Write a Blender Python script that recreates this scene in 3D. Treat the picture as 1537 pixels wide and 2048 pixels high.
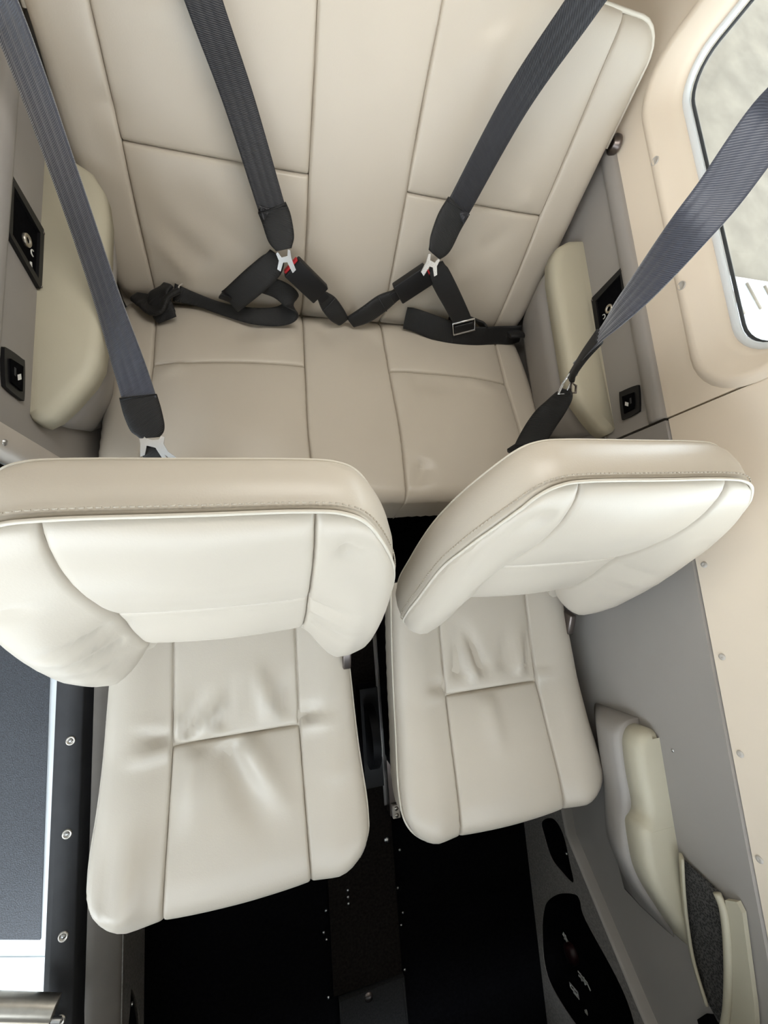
import bpy, bmesh, math, random
import numpy as np
from mathutils import Vector, Matrix
random.seed(4)
for o in list(bpy.data.objects): bpy.data.objects.remove(o)
SC = bpy.context.scene
COL = SC.collection
# ------------------------------------------------------------------ camera
cam_data = bpy.data.cameras.new('camera')
cam = bpy.data.objects.new('camera', cam_data); COL.objects.link(cam)
cam.location = (-.1884, -.6341, 1.1993)
cam.rotation_euler = (math.radians(10.06), math.radians(-14.811), math.radians(-4.511))
cam_data.sensor_fit = 'VERTICAL'; cam_data.sensor_height = 36.0
cam_data.lens = 36.0 * 829.57 / 2048
cam_data.clip_start = .01
SC.camera = cam
# ------------------------------------------------------------------ daylight
w = bpy.data.worlds.new('daylight'); SC.world = w; w.use_nodes = True
bg = w.node_tree.nodes['Background']
bg.inputs[0].default_value = (.83, .92, 1.0, 1); bg.inputs[1].default_value = 7.9
SC.view_settings.view_transform = 'Standard'; SC.view_settings.look = 'None'
SC.view_settings.exposure = 0.0; SC.view_settings.gamma = 1.0
SC.view_settings.use_curve_mapping = False
SC.cycles.max_bounces = 6; SC.cycles.diffuse_bounces = 4; SC.cycles.glossy_bounces = 2; SC.cycles.transparent_max_bounces = 6

# ------------------------------------------------------------------ materials
def srgb(r, g, b):
    f = lambda c: (c/255/12.92) if c/255 <= .04045 else ((c/255+.055)/1.055)**2.4
    return (f(r), f(g), f(b), 1)
def mat(name, col, rough=.5, var=.05, vscale=6, bump=0., bscale=300, metal=0., spec=.5, sheen=0., coat=0.):
    m = bpy.data.materials.new(name); m.use_nodes = True
    nt = m.node_tree; b = nt.nodes['Principled BSDF']
    b.inputs['Roughness'].default_value = rough; b.inputs['Metallic'].default_value = metal
    b.inputs['Specular IOR Level'].default_value = spec
    if sheen: b.inputs['Sheen Weight'].default_value = sheen
    if coat: b.inputs['Coat Weight'].default_value = coat
    tc = nt.nodes.new('ShaderNodeTexCoord')
    n = nt.nodes.new('ShaderNodeTexNoise'); n.inputs['Scale'].default_value = vscale; n.inputs['Detail'].default_value = 4
    nt.links.new(tc.outputs['Object'], n.inputs['Vector'])
    r = nt.nodes.new('ShaderNodeValToRGB')
    c = col
    r.color_ramp.elements[0].position = .3; r.color_ramp.elements[1].position = .7
    r.color_ramp.elements[0].color = tuple(max(0, x*(1-var)) for x in c[:3])+(1,)
    r.color_ramp.elements[1].color = tuple(min(1, x*(1+var)) for x in c[:3])+(1,)
    nt.links.new(n.outputs['Fac'], r.inputs['Fac']); nt.links.new(r.outputs['Color'], b.inputs['Base Color'])
    if bump:
        n2 = nt.nodes.new('ShaderNodeTexNoise'); n2.inputs['Scale'].default_value = bscale; n2.inputs['Detail'].default_value = 3
        nt.links.new(tc.outputs['Object'], n2.inputs['Vector'])
        bp = nt.nodes.new('ShaderNodeBump'); bp.inputs['Strength'].default_value = bump; bp.inputs['Distance'].default_value = .001
        nt.links.new(n2.outputs['Fac'], bp.inputs['Height']); nt.links.new(bp.outputs['Normal'], b.inputs['Normal'])
    return m
M = {}
M['leather'] = mat('leather', srgb(191, 182, 168), .38, .03, 5, .12, 420, spec=.5)
M['piping'] = mat('piping', srgb(205, 198, 184), .45, .02)
M['stitch'] = mat('stitch', srgb(178, 168, 152), .8, .05)
M['grey'] = mat('grey_plastic', srgb(151, 146, 141), .55, .03, 8, .10, 500, spec=.4)
M['greydark'] = mat('grey_carpet', srgb(124, 120, 116), .95, .25, 260, .5, 700, spec=.1)
M['arm'] = mat('armrest_vinyl', srgb(184, 178, 158), .5, .03, 8, .08, 400, spec=.4)
M['beige'] = mat('beige_plastic', srgb(233, 219, 200), .5, .025, 4, .05, 500, spec=.4)
M['headliner'] = mat('headliner', srgb(228, 222, 212), .9, .03, 4)
M['black'] = mat('black_plastic', srgb(22, 22, 24), .45, .1, 20, spec=.35)
M['blackmatte'] = mat('black_carpet', srgb(12, 12, 14), .98, .3, 120, .4, 600, spec=.03)
M['tunnel'] = mat('tunnel_carpet', srgb(30, 27, 25), .98, .35, 160, .5, 600, spec=.04)
M['tunnel2'] = mat('tunnel_cover', srgb(46, 46, 46), .95, .2, 260, .4, 700, spec=.06)
M['rubber'] = mat('sill_rubber', srgb(52, 52, 54), .6, .12, 30, .1, 300, spec=.3)
M['metal'] = mat('brushed_metal', srgb(205, 205, 205), .3, .04, 40, metal=1.)
M['brass'] = mat('aged_metal', srgb(196, 190, 180), .35, .08, 60, metal=1.)
M['chrome'] = mat('bright_link', srgb(225, 228, 232), .22, .02, 20, metal=.9)
M['red'] = mat('red_plastic', srgb(190, 30, 42), .4, .05, 30)
M['darkred'] = mat('dark_red', srgb(34, 4, 5), .5, .05, 30)
M['white'] = mat('white_print', srgb(225, 225, 222), .6, .02, 30)
M['whitepaint'] = mat('white_paint', srgb(226, 230, 232), .35, .03, 3)
M['jamb'] = mat('jamb_metal', srgb(196, 188, 178), .45, .04, 12)
M['bolt'] = mat('bolt_steel', srgb(120, 112, 108), .35, .05, 30, metal=1.)
M['plug'] = mat('plug_plastic', srgb(190, 184, 176), .5, .04, 30)
def webbing(name, col, sheen, rough):
    m = mat(name, col, rough, .08, 60, spec=.5, sheen=sheen)
    nt = m.node_tree; b = nt.nodes['Principled BSDF']
    uv = nt.nodes.new('ShaderNodeUVMap')
    wv = nt.nodes.new('ShaderNodeTexWave'); wv.bands_direction = 'Y'; wv.inputs['Scale'].default_value = 1.0
    mp = nt.nodes.new('ShaderNodeMapping'); mp.inputs['Rotation'].default_value = (0, 0, .45); mp.inputs['Scale'].default_value = (150, 150, 1)
    nt.links.new(uv.outputs['UV'], mp.inputs['Vector']); nt.links.new(mp.outputs['Vector'], wv.inputs['Vector'])
    bp = nt.nodes.new('ShaderNodeBump'); bp.inputs['Strength'].default_value = .55; bp.inputs['Distance'].default_value = .0006
    nt.links.new(wv.outputs['Fac'], bp.inputs['Height']); nt.links.new(bp.outputs['Normal'], b.inputs['Normal'])
    return m
M['web'] = webbing('black_webbing', srgb(28, 28, 33), .10, .5)
M['webblue'] = webbing('slate_webbing', srgb(56, 59, 71), .55, .40)
M['webblack'] = webbing('lap_webbing', srgb(14, 14, 15), .04, .6)
def concrete():
    m = mat('concrete', srgb(164, 153, 137), .9, .16, 3.5, .3, 30)
    return m
M['concrete'] = concrete()
M['blocker'] = mat('blocker_sheet', srgb(146, 146, 145), .7, .03, 2)  # sheet for the added walls and roof that shape the daylight
M['sillgrey'] = mat('sill_plastic', srgb(98, 92, 86), .7, .06, 20, .1, 400, spec=.25)
M['mat'] = mat('nonskid_mat', srgb(46, 49, 55), .6, .6, 420, 1.0, 300, spec=.6)
g = bpy.data.materials.new('window_pane'); g.use_nodes = True
nt = g.node_tree; nt.nodes.clear()
out = nt.nodes.new('ShaderNodeOutputMaterial'); mx = nt.nodes.new('ShaderNodeMixShader'); tr = nt.nodes.new('ShaderNodeBsdfTransparent'); gl = nt.nodes.new('ShaderNodeBsdfGlossy')
gl.inputs['Roughness'].default_value = .02; mx.inputs[0].default_value = .04; tr.inputs[0].default_value = (.96, .97, .96, 1)
nt.links.new(tr.outputs[0], mx.inputs[1]); nt.links.new(gl.outputs[0], mx.inputs[2]); nt.links.new(mx.outputs[0], out.inputs[0])
M['glass'] = g
def meshmat():
    m = mat('net_mesh', srgb(20, 20, 22), .7, .1, 60)
    nt = m.node_tree; b = nt.nodes['Principled BSDF']
    tc = nt.nodes.new('ShaderNodeTexCoord'); vo = nt.nodes.new('ShaderNodeTexVoronoi'); vo.inputs['Scale'].default_value = 330
    nt.links.new(tc.outputs['Object'], vo.inputs['Vector'])
    r = nt.nodes.new('ShaderNodeValToRGB'); r.color_ramp.elements[0].position = .25; r.color_ramp.elements[1].position = .7
    r.color_ramp.elements[0].color = srgb(8, 8, 9); r.color_ramp.elements[1].color = srgb(76, 74, 72)
    nt.links.new(vo.outputs['Distance'], r.inputs['Fac']); nt.links.new(r.outputs['Color'], b.inputs['Base Color'])
    return m
M['net'] = meshmat()

# ------------------------------------------------------------------ mesh helpers
def wloc(p):
    v = Vector((0, 0, 0))
    while p is not None: v += p.location; p = p.parent
    return v
class MB:
    def __init__(s): s.v = []; s.f = []; s.uv = {}; s.flat = set()
    def add(s, verts, faces, flat=False):
        n = len(s.v); s.v += [tuple(map(float, q)) for q in verts]
        for f in faces:
            if flat: s.flat.add(len(s.f))
            s.f.append(tuple(i+n for i in f))
        return s
    def box(s, x0, x1, y0, y1, z0, z1):
        v = [(x, y, z) for z in (z0, z1) for y in (y0, y1) for x in (x0, x1)]
        return s.add(v, [(0, 2, 3, 1), (4, 5, 7, 6), (0, 1, 5, 4), (1, 3, 7, 5), (3, 2, 6, 7), (2, 0, 4, 6)], True)
    def obox(s, c, ax, ay, az, bev=0):   # oriented box with optional chamfer; ax,ay,az half-extent vectors
        c, ax, ay, az = map(Vector, (c, ax, ay, az))
        bm = bmesh.new(); bmesh.ops.create_cube(bm, size=2)
        if bev:
            L = [ax.length, ay.length, az.length]
            for v in bm.verts: v.co = Vector((v.co.x*L[0], v.co.y*L[1], v.co.z*L[2]))
            bmesh.ops.bevel(bm, geom=bm.edges[:], offset=bev, segments=2, affect='EDGES', profile=.5)
            for v in bm.verts: v.co = c + ax.normalized()*v.co.x + ay.normalized()*v.co.y + az.normalized()*v.co.z
        else:
            for v in bm.verts: v.co = c + ax*v.co.x + ay*v.co.y + az*v.co.z
        bm.verts.index_update()
        s.add([v.co[:] for v in bm.verts], [[v.index for v in f.verts] for f in bm.faces], not bev); bm.free(); return s
    def cyl(s, p0, p1, r0, r1=None, n=20, cap=True):
        r1 = r0 if r1 is None else r1
        p0, p1 = Vector(p0), Vector(p1); d = (p1-p0).normalized()
        a = d.orthogonal().normalized(); b = d.cross(a)
        v = []
        for p, r in ((p0, r0), (p1, r1)):
            for k in range(n): t = 2*math.pi*k/n; v.append(p+a*(r*math.cos(t))+b*(r*math.sin(t)))
        f = [(k, (k+1) % n, n+(k+1) % n, n+k) for k in range(n)]
        s.add(v, f)
        if cap: s.add(v, [tuple(reversed(range(n))), tuple(range(n, 2*n))], True)
        return s
    def tube(s, pts, r, n=8, closed=False):
        P = [Vector(p) for p in pts]; m = len(P); v = []; a = None
        for i, p in enumerate(P):
            q0 = P[i-1] if (i or closed) else P[0]; q1 = P[(i+1) % m] if (i < m-1 or closed) else P[-1]
            d = (q1-q0).normalized()
            a = d.orthogonal().normalized() if a is None else (a-d*a.dot(d)).normalized()
            b = d.cross(a)
            for k in range(n): t = 2*math.pi*k/n; v.append(p+a*(r*math.cos(t))+b*(r*math.sin(t)))
        f = []
        for i in range(m if closed else m-1):
            j = (i+1) % m
            for k in range(n): f.append((i*n+k, i*n+(k+1) % n, j*n+(k+1) % n, j*n+k))
        if not closed: f += [tuple(reversed(range(n))), tuple(range((m-1)*n, m*n))]
        return s.add(v, f)
    def lathe(s, c, d, prof, n=20):      # prof: (radius, along) pairs
        c, d = Vector(c), Vector(d).normalized(); a = d.orthogonal().normalized(); b = d.cross(a); v = []
        for r, h in prof:
            for k in range(n): t = 2*math.pi*k/n; v.append(c+d*h+a*(r*math.cos(t))+b*(r*math.sin(t)))
        f = [(i*n+k, i*n+(k+1) % n, (i+1)*n+(k+1) % n, (i+1)*n+k) for i in range(len(prof)-1) for k in range(n)]
        f += [tuple(range((len(prof)-1)*n, len(prof)*n))]
        return s.add(v, f)
    def prism(s, outline, p3, d0, d1, holes=()):   # outline 2D, p3(u,v,d) -> 3D, optional holes, extruded d0..d1
        bm = bmesh.new(); loops = [outline]+list(holes); edges = []; vl = []
        for L in loops:
            vs = [bm.verts.new((u, v, 0)) for u, v in L]; vl.append(vs)
            edges += [bm.edges.new((vs[i], vs[(i+1) % len(vs)])) for i in range(len(vs))]
        bmesh.ops.triangle_fill(bm, edges=edges, use_beauty=True)
        bm.verts.index_update(); n = len(bm.verts)
        co = [v.co.copy() for v in bm.verts]; tris = [[v.index for v in f.verts] for f in bm.faces]
        ll = [[v.index for v in vs] for vs in vl]; bm.free()
        v3 = [p3(c.x, c.y, d0) for c in co]+[p3(c.x, c.y, d1) for c in co]
        f = [t[::-1] for t in tris]+[[i+n for i in t] for t in tris]
        for L in ll:
            for i in range(len(L)): a, b = L[i], L[(i+1) % len(L)]; f.append((a, b, b+n, a+n))
        return s.add(v3, f, True)
    def build(s, name, m, parent=None, fix=True):
        off = wloc(parent)
        me = bpy.data.meshes.new(name); me.from_pydata([(v[0]-off.x, v[1]-off.y, v[2]-off.z) for v in s.v], [], s.f); me.update()
        if fix:
            bm = bmesh.new(); bm.from_mesh(me); bmesh.ops.recalc_face_normals(bm, faces=bm.faces[:]); bm.to_mesh(me); bm.free()
        for i, p in enumerate(me.polygons): p.use_smooth = i not in s.flat
        if s.uv:
            ul = me.uv_layers.new(name='UVMap')
            for lp in me.loops: ul.data[lp.index].uv = s.uv.get(lp.vertex_index, (0, 0))
        me.materials.append(m)
        o = bpy.data.objects.new(name, me); COL.objects.link(o); o.parent = parent
        return o
def tag(o, label=None, cat=None, group=None, kind=None):
    for k, v in (('label', label), ('category', cat), ('group', group), ('kind', kind)):
        if v: o[k] = v
    return o
def empty(name, loc, label=None, cat=None, group=None):
    o = bpy.data.objects.new(name, None); COL.objects.link(o); o.location = loc; o.empty_display_size = .05
    return tag(o, label, cat, group)
def cat_rom(pts, n=10, closed=False):
    P = [np.array(p, float) for p in pts]; m = len(P); out = []
    for i in range(m if closed else m-1):
        if closed: a, b, c, d = P[i-1], P[i], P[(i+1) % m], P[(i+2) % m]
        else: b, c = P[i], P[i+1]; a = P[i-1] if i else 2*b-c; d = P[i+2] if i+2 < m else 2*c-b
        for k in range(n):
            t = k/n; out.append(.5*((2*b)+(c-a)*t+(2*a-5*b+4*c-d)*t*t+(3*b-a-3*c+d)*t**3))
    if not closed: out.append(P[-1])
    return np.array(out)
def rrect(u0, u1, v0, v1, r, n=6):
    out = []
    for cu, cv, a in ((u1-r, v1-r, 0), (u0+r, v1-r, 90), (u0+r, v0+r, 180), (u1-r, v0+r, 270)):
        for k in range(n+1): t = math.radians(a+90*k/n); out.append((cu+r*math.cos(t), cv+r*math.sin(t)))
    return out
sm = lambda x: (lambda t: t*t*(3-2*t))(np.clip(x, 0, 1))

# ---- soft upholstery panels: Coons patches over a 2-D cushion domain
def curve(pts, smooth=True):
    P = cat_rom(pts, 24) if (smooth and len(pts) > 2) else np.array(pts, float)
    L = np.concatenate([[0], np.cumsum(np.linalg.norm(np.diff(P, axis=0), axis=1))])
    def f(s): return np.stack([np.interp(s*L[-1], L, P[:, 0]), np.interp(s*L[-1], L, P[:, 1])], -1)
    f.length = L[-1]; f.dense = f(np.linspace(0, 1, 160)); return f
def params(L, step=.011):
    e = [0, .0007, .0016, .003, .006, .012, .023]
    if L < .06: return np.linspace(0, 1, max(6, int(L/.004)))
    mid = np.linspace(.023, L-.023, max(2, int((L-.046)/step)+1))[1:-1]
    a = np.concatenate([e, mid, [L-x for x in reversed(e)]]); return a/L
def dist(P, dense):
    return np.sqrt(((P[:, :, None, :]-dense[None, None])**2).sum(-1).min(-1))
def panel(name, parent, m, B, T, L, R, kinds, to3d, height, groove=.0080, pillow=.0045, edge_r=.03, edge_skirt=.08, seam_skirt=.012, step=.011, bolt=.03):
    """B,T run left to right, L,R run bottom to top; kinds gives 'seam' / 'edge' / 'tuck' per side."""
    B, T, L, R = [curve(c) if isinstance(c, (list, tuple, np.ndarray)) else c for c in (B, T, L, R)]
    s = params(max(B.length, T.length), step); t = params(max(L.length, R.length), step)
    b, tt, l, r = B(s), T(s), L(t), R(t)
    S = s[None, :, None]; Tt = t[:, None, None]
    P = (1-Tt)*b[None]+Tt*tt[None]+(1-S)*l[:, None]+S*r[:, None] - ((1-S)*(1-Tt)*b[0]+S*(1-Tt)*b[-1]+(1-S)*Tt*tt[0]+S*Tt*tt[-1])
    W = height(P[..., 0], P[..., 1])
    sk = {}
    de = np.full(P.shape[:2], 9.)
    for key, c in (('B', B), ('T', T), ('L', L), ('R', R)):
        k = kinds[key]; d = dist(P, c.dense)
        if k == 'seam': W = W-groove*np.exp(-(d/.0019)**1.5)-pillow*np.exp(-(d/bolt)); sk[key] = seam_skirt
        elif k == 'edge': de = np.minimum(de, d); sk[key] = edge_skirt
        else: W = W-.02*np.exp(-(d/.02)**2); sk[key] = .03
    er = edge_r(P[..., 0], P[..., 1]) if callable(edge_r) else np.full_like(W, edge_r)
    q = np.clip(er-de, 0, er)
    W = W-(er-np.sqrt(np.maximum(er**2-q**2, 0)))
    nv, nu = W.shape
    X = to3d(P[..., 0], P[..., 1], W)
    idx = np.arange(nv*nu).reshape(nv, nu)
    v = X.reshape(-1, 3).tolist()
    f = [(idx[i, j], idx[i, j+1], idx[i+1, j+1], idx[i+1, j]) for i in range(nv-1) for j in range(nu-1)]
    ring = [(0, j, 'B') for j in range(nu)]+[(i, nu-1, 'R') for i in range(1, nv)]+[(nv-1, j, 'T') for j in range(nu-2, -1, -1)]+[(i, 0, 'L') for i in range(nv-2, 0, -1)]
    base = len(v)
    for i, j, k in ring:
        v.append(to3d(P[i, j, 0], P[i, j, 1], W[i, j]-sk[k]).tolist())
    n = len(ring)
    f += [(idx[ring[a][0], ring[a][1]], base+a, base+(a+1) % n, idx[ring[(a+1) % n][0], ring[(a+1) % n][1]]) for a in range(n)]
    mb = MB(); mb.add(v, [tuple(int(i) for i in q) for q in f]); mb_o = mb.build(name, m, parent, fix=True)
    return mb_o
def strokes(U, V, L):     # soft leather creases: (u0,v0,u1,v1,width,amp)
    W = np.zeros_like(U)
    for (u0, v0, u1, v1, wd, am) in L:
        du, dv = u1-u0, v1-v0; ll = du*du+dv*dv
        tr_ = ((U-u0)*du+(V-v0)*dv)/ll; t = np.clip(tr_, 0, 1)
        d2 = (U-u0-t*du)**2+(V-v0-t*dv)**2
        W = W+2.0*am*np.exp(-d2/wd**2)*sm((tr_+.12)/.14)*(1-sm((tr_-.25)/.75))
    return W
def arc(cx_, cy_, r, a0, a1, n=5):
    return [(cx_+r*math.cos(math.radians(a)), cy_+r*math.sin(math.radians(a))) for a in np.linspace(a0, a1, n)]
def mir(L, s): return [(s*a, b) for a, b in L]
def plane3(o, ex, ey, ez):
    o, ex, ey, ez = [np.array(q, float) for q in (o, ex, ey, ez)]
    def f(u, v, w=0.):
        u, v, w = np.asarray(u, float), np.asarray(v, float), np.asarray(w, float)
        return o+u[..., None]*ex+v[..., None]*ey+w[..., None]*ez
    return f

# ------------------------------------------------------------------ ribbons (belts)
def ribbon(pts, sides, width, m, name, parent, n=10, th=.0016, ribs=True):
    P = cat_rom(pts, n); S = cat_rom(sides, n); Wd = cat_rom([(x, 0) for x in (width if isinstance(width, (list, tuple)) else [width]*len(pts))], n)[:, 0]
    mb = MB(); K = 13; vs = []; uvs = []; L = 0
    for i in range(len(P)):
        d = P[min(i+1, len(P)-1)]-P[max(i-1, 0)]; d /= np.linalg.norm(d)
        s = S[i]-d*np.dot(S[i], d); s /= np.linalg.norm(s); nn = np.cross(d, s)
        if i: L += np.linalg.norm(P[i]-P[i-1])
        prof = []
        for k in range(K):
            t = k/(K-1)*2-1
            hgt = th*(1-.55*abs(t)**6) + (.0010*math.cos(t*math.pi*4) if ribs else 0)
            prof.append((t, hgt))
        prof += [(t, -h) for t, h in reversed(prof)]
        for t, h in prof:
            vs.append(P[i]+s*(t*Wd[i]/2)+nn*h); uvs.append((t*Wd[i]/2*1.0, L))
    q = 2*K; f = []
    for i in range(len(P)-1):
        for k in range(q): f.append((i*q+k, i*q+(k+1) % q, (i+1)*q+(k+1) % q, (i+1)*q+k))
    f += [tuple(range(q-1, -1, -1)), tuple(range((len(P)-1)*q, len(P)*q))]
    mb.add(vs, f); mb.uv = dict(enumerate(uvs))
    return mb.build(name, m, parent)

# ================================================================== THE SETTING
XW = .52                                # cabin side wall, half width
def yz(x):                              # side plane: (u=y, v=z, d along +x)
    return lambda u, v, d: (x+d, u, v)
fl = MB().box(-.5, .5, -2.1, 1.3, -.03, 0).build('floor', M['blackmatte']); tag(fl, 'black carpeted cabin floor under the seats', None, None, 'structure')
# ceiling and upper shell
ce = MB().box(-.56, .56, -1.44, .80, 1.27, 1.29).build('ceiling', M['headliner']); tag(ce, 'pale cabin headliner above the seats', None, None, 'structure')
# unseen fill light added overhead to brighten the rear cabin
dl = empty('fill_lamp', (0, -.14, 1.27), 'unseen flat fill light added under the headliner above the bench', 'fill light')
MB().box(-.32, .32, -.28, 0, 1.258, 1.270).build('housing', M['headliner'], dl)  # housing added to dress the fill light
fill_d = bpy.data.lights.new('fill_light', 'AREA'); fill_d.shape = 'RECTANGLE'; fill_d.size = .56; fill_d.size_y = .22
fill_d.energy = 3.7; fill_d.color = (1, .97, .92)
fill_o = bpy.data.objects.new('fill_light', fill_d); COL.objects.link(fill_o); fill_o.parent = dl; fill_o.location = (0, 0, -.014)
# outer contours of the rear side window
win_o = rrect(-.388, .268, .695, 1.13, .085, 8)
win_i = rrect(-.335, .236, .740, 1.09, .065, 8)
def side_upper(sx, name, label):
    mb = MB().prism([(-.384, .632), (1.3, .632), (1.3, 1.27), (-.384, 1.27)], lambda u, v, d: (sx*(.524+d), u, v), 0, .012, [[(a*1.0, b) for a, b in win_hole]])
    o = mb.build(name, M['beige']); return tag(o, label, None, None, 'structure')
win_hole = rrect(-.378, .258, .705, 1.12, .078, 8)
wru = side_upper(1, 'wall_right_upper', 'beige upper cabin side wall around the rear window')
wlu = side_upper(-1, 'wall_left_upper', 'beige upper cabin side wall on the door side')
def side_window(sx, name, label):
    fr = MB(); rings = [(win_o, .5235), (rrect(-.380, .260, .703, 1.122, .08, 8), .5165), (rrect(-.368, .248, .713, 1.112, .074, 8), .519), (rrect(-.352, .242, .726, 1.10, .07, 8), .545), (rrect(-.345, .239, .732, 1.095, .068, 8), .5475), (win_i, .566), (rrect(-.331, .232, .744, 1.086, .063, 8), .578)]
    v = []; f = []; n = len(win_o)
    for R_, x in rings: v += [(sx*x, a, b) for a, b in R_]
    for i in range(len(rings)-1):
        for k in range(n): f.append((i*n+k, i*n+(k+1) % n, (i+1)*n+(k+1) % n, (i+1)*n+k))
    fr.add(v, f); o = fr.build(name, M['beige']); tag(o, label, None, None, 'structure')
    R2 = rrect(-.332, .233, .743, 1.087, .063, 8); R3 = rrect(-.325, .226, .750, 1.08, .058, 8)
    se = MB(); se.tube([(sx*.570, a, b) for a, b in rrect(-.331, .232, .744, 1.086, .063, 8)], .0062, 8, True); se.build('window_seal', M['whitepaint'], o)
    se = MB(); se.tube([(sx*.579, a, b) for a, b in R3], .0028, 8, True); se.build('rubber_gasket', M['rubber'], o)
    MB().prism(R2, lambda u, v, d: (sx*(.576+d), u, v), 0, .003).build('pane', M['glass'], o)
    return o
w1 = side_window(1, 'window_1', 'rounded rear side window in beige moulded frame')
w2 = side_window(-1, 'window_2', 'rear side window on the open door side')
for (y, z) in ((.084, .708), (-.172, .709)):
    c = MB(); c.lathe((.5185, y, z), (-1, 0, 0), [(.0075, 0), (.0075, .0016), (.0066, .0022), (.006, .0012), (0.0005, .0013)], 20); c.build('screw_plug', M['plug'], w1)
# rear right lower wall: grey moulded panel
def lower_wall(sx, name, label, yf):
    o = MB().prism([(yf, 0), (1.3, 0), (1.3, .632), (yf, .632)], lambda u, v, d: (sx*(XW+d), u, v), 0, .02).build(name, M['grey'])
    tag(o, label, None, None, 'structure')
    rim = MB()      # raised lip along the top of the panel
    v = []; f = []
    prof = [(.0, .598), (-.006, .604), (-.009, .612), (-.008, .628), (-.002, .6335), (.006, .634)]
    ys = [yf, yf+.004]+list(np.linspace(yf+.05, .4, 12))
    for y in ys:
        for dx, z in prof: v.append((sx*(XW+dx), y, z))
    q = len(prof)
    f = [(i*q+k, i*q+k+1, (i+1)*q+k+1, (i+1)*q+k) for i in range(len(ys)-1) for k in range(q-1)]
    f += [tuple(range(q))]
    rim.add(v, f).build('panel_lip', M['grey'], o)
    return o
wr = lower_wall(1, 'wall_right', 'grey moulded lower side panel beside the rear bench, under the window', -.384)
wl = lower_wall(-1, 'wall_left', 'grey moulded lower side panel beside the rear bench, door side', -.405)
MB().lathe((.5195, -.372, .492), (-1, 0, 0), [(.0025, 0), (.0025, .001), (.0005, .0016)], 10).build('screw', M['metal'], wr)
# rear arm rests: wedge with padded top, on grey moulded support
def rear_armrest(sx, parent):
    z1 = .517
    top = [(-.368, .0), (-.372, .012), (-.362, .028), (-.338, .048), (-.302, .072), (-.275, .083), (-.24, .086), (-.10, .088), (-.01, .088), (.035, .082), (.068, .064), (.086, .036), (.092, .0)]
    # (y, inward)
    rings = [(0, -.036), (0, -.010), (-.003, -.004), (-.009, 0.0), (-.018, .002)]
    v = []; f = []; n = len(top)
    def inset(k):   # shift contour inward
        return [(y*(1-0)-(math.copysign(min(abs(k)*.6, .01), y+.15)), max(0, w+k)) for y, w in top]
    R_ = []
    for k, dz in rings: R_.append([(sx*(XW-w_), y, z1+dz - .016*sm((.03+y*-1-.0)/.4)*0) for y, w_ in inset(k)])
    for r in R_: v += r
    for i in range(len(rings)-1):
        for k in range(n-1): f.append((i*n+k, i*n+k+1, (i+1)*n+k+1, (i+1)*n+k))
    f.append(tuple(range((len(rings)-1)*n, len(rings)*n)))
    f.append(tuple(reversed(range(n))))
    a = MB().add(v, f).build('armrest', M['arm'], parent)
    # grey support tapering down
    v = []
    low = [(y*.93-.012, w_*.96) for y, w_ in top]; lo2 = [(y*.80-.02, w_*.5) for y, w_ in top]
    for L, z in ((low, z1-.034), ([(y*.9-.014, w_*.86) for y, w_ in top], z1-.09), (lo2, z1-.19), ([(y*.72-.02, w_*.05) for y, w_ in top], z1-.25)):
        v += [(sx*(XW-w_), y, z) for y, w_ in L]
    f = [(i*n+k, i*n+k+1, (i+1)*n+k+1, (i+1)*n+k) for i in range(3) for k in range(n-1)]+[tuple(range(n)), tuple(range(3*n, 4*n))]
    MB().add(v, f).build('armrest_support', M['grey'], parent)
    return a
rear_armrest(1, wr); rear_armrest(-1, wl)
# lap-belt bolt on the side wall, at the top edge of the bench back
bt = MB().lathe((.5175, .200, .640), (-1, 0, 0), [(.018, 0), (.018, .006), (.013, .009), (.013, .012), (.007, .014), (.0065, .010), (.0005, .010)], 20).build('belt_anchor_bolt', M['bolt'])
tag(bt, 'round steel bolt on the wall beside the rear bench back', 'bolt')
# baggage area behind the bench
br = MB().box(-.52, .52, 1.28, 1.3, 0, .80).build('wall_rear', M['beige']); tag(br, 'beige baggage bay wall behind the bench', None, None, 'structure')
bs = MB().box(-.515, .515, .46, 1.28, .5, .52).build('floor_baggage', M['beige']); tag(bs, 'beige baggage shelf behind the rear bench', None, None, 'structure')

# right front door
def crz(y):      # height of the kick-panel crease
    return float(np.interp(y, [-2.1, -1.70, -1.53, -1.30, -1.0, -.38], [.62, .50, .36, .195, .165, .16]))
d1 = empty('door_1', (XW, -.9, 0), 'closed right front door, grey below and beige above'); tag(d1, None, None, None, 'structure')
ys = [-.389, -1.0, -1.30, -1.53, -1.70]
low = [(y, crz(y)-.01) for y in ys]
MB().prism(low+[(-1.70, .632), (-.389, .632)], lambda u, v, d: (XW+d, u, v), 0, .02).build('lower_panel', M['grey'], d1)
dw_o = rrect(-1.35, -.52, .755, 1.13, .10, 8); dw_i = rrect(-1.32, -.55, .79, 1.10, .08, 8)
MB().prism([(-1.75, .634), (-.387, .634), (-.387, 1.27), (-1.25, 1.27)], lambda u, v, d: (.526+d, u, v), 0, .012, [rrect(-1.345, -.525, .76, 1.125, .096, 8)]).build('upper_panel', M['beige'], d1)
fr = MB(); v = []; f = []; n = len(dw_o)
for R_, x in ((dw_o, .5255), (rrect(-1.345, -.525, .762, 1.124, .095, 8), .519), (rrect(-1.335, -.535, .772, 1.115, .09, 8), .522), (dw_i, .56), (rrect(-1.315, -.555, .795, 1.095, .078, 8), .572)):
    v += [(x, a, b) for a, b in R_]
for i in range(4):
    for k in range(n): f.append((i*n+k, i*n+(k+1) % n, (i+1)*n+(k+1) % n, (i+1)*n+k))
dwf = fr.add(v, f).build('window_frame', M['beige'], d1)
MB().prism(dw_i, lambda u, v, d: (.566+d, u, v), 0, .003).build('pane', M['glass'], dwf)
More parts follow.
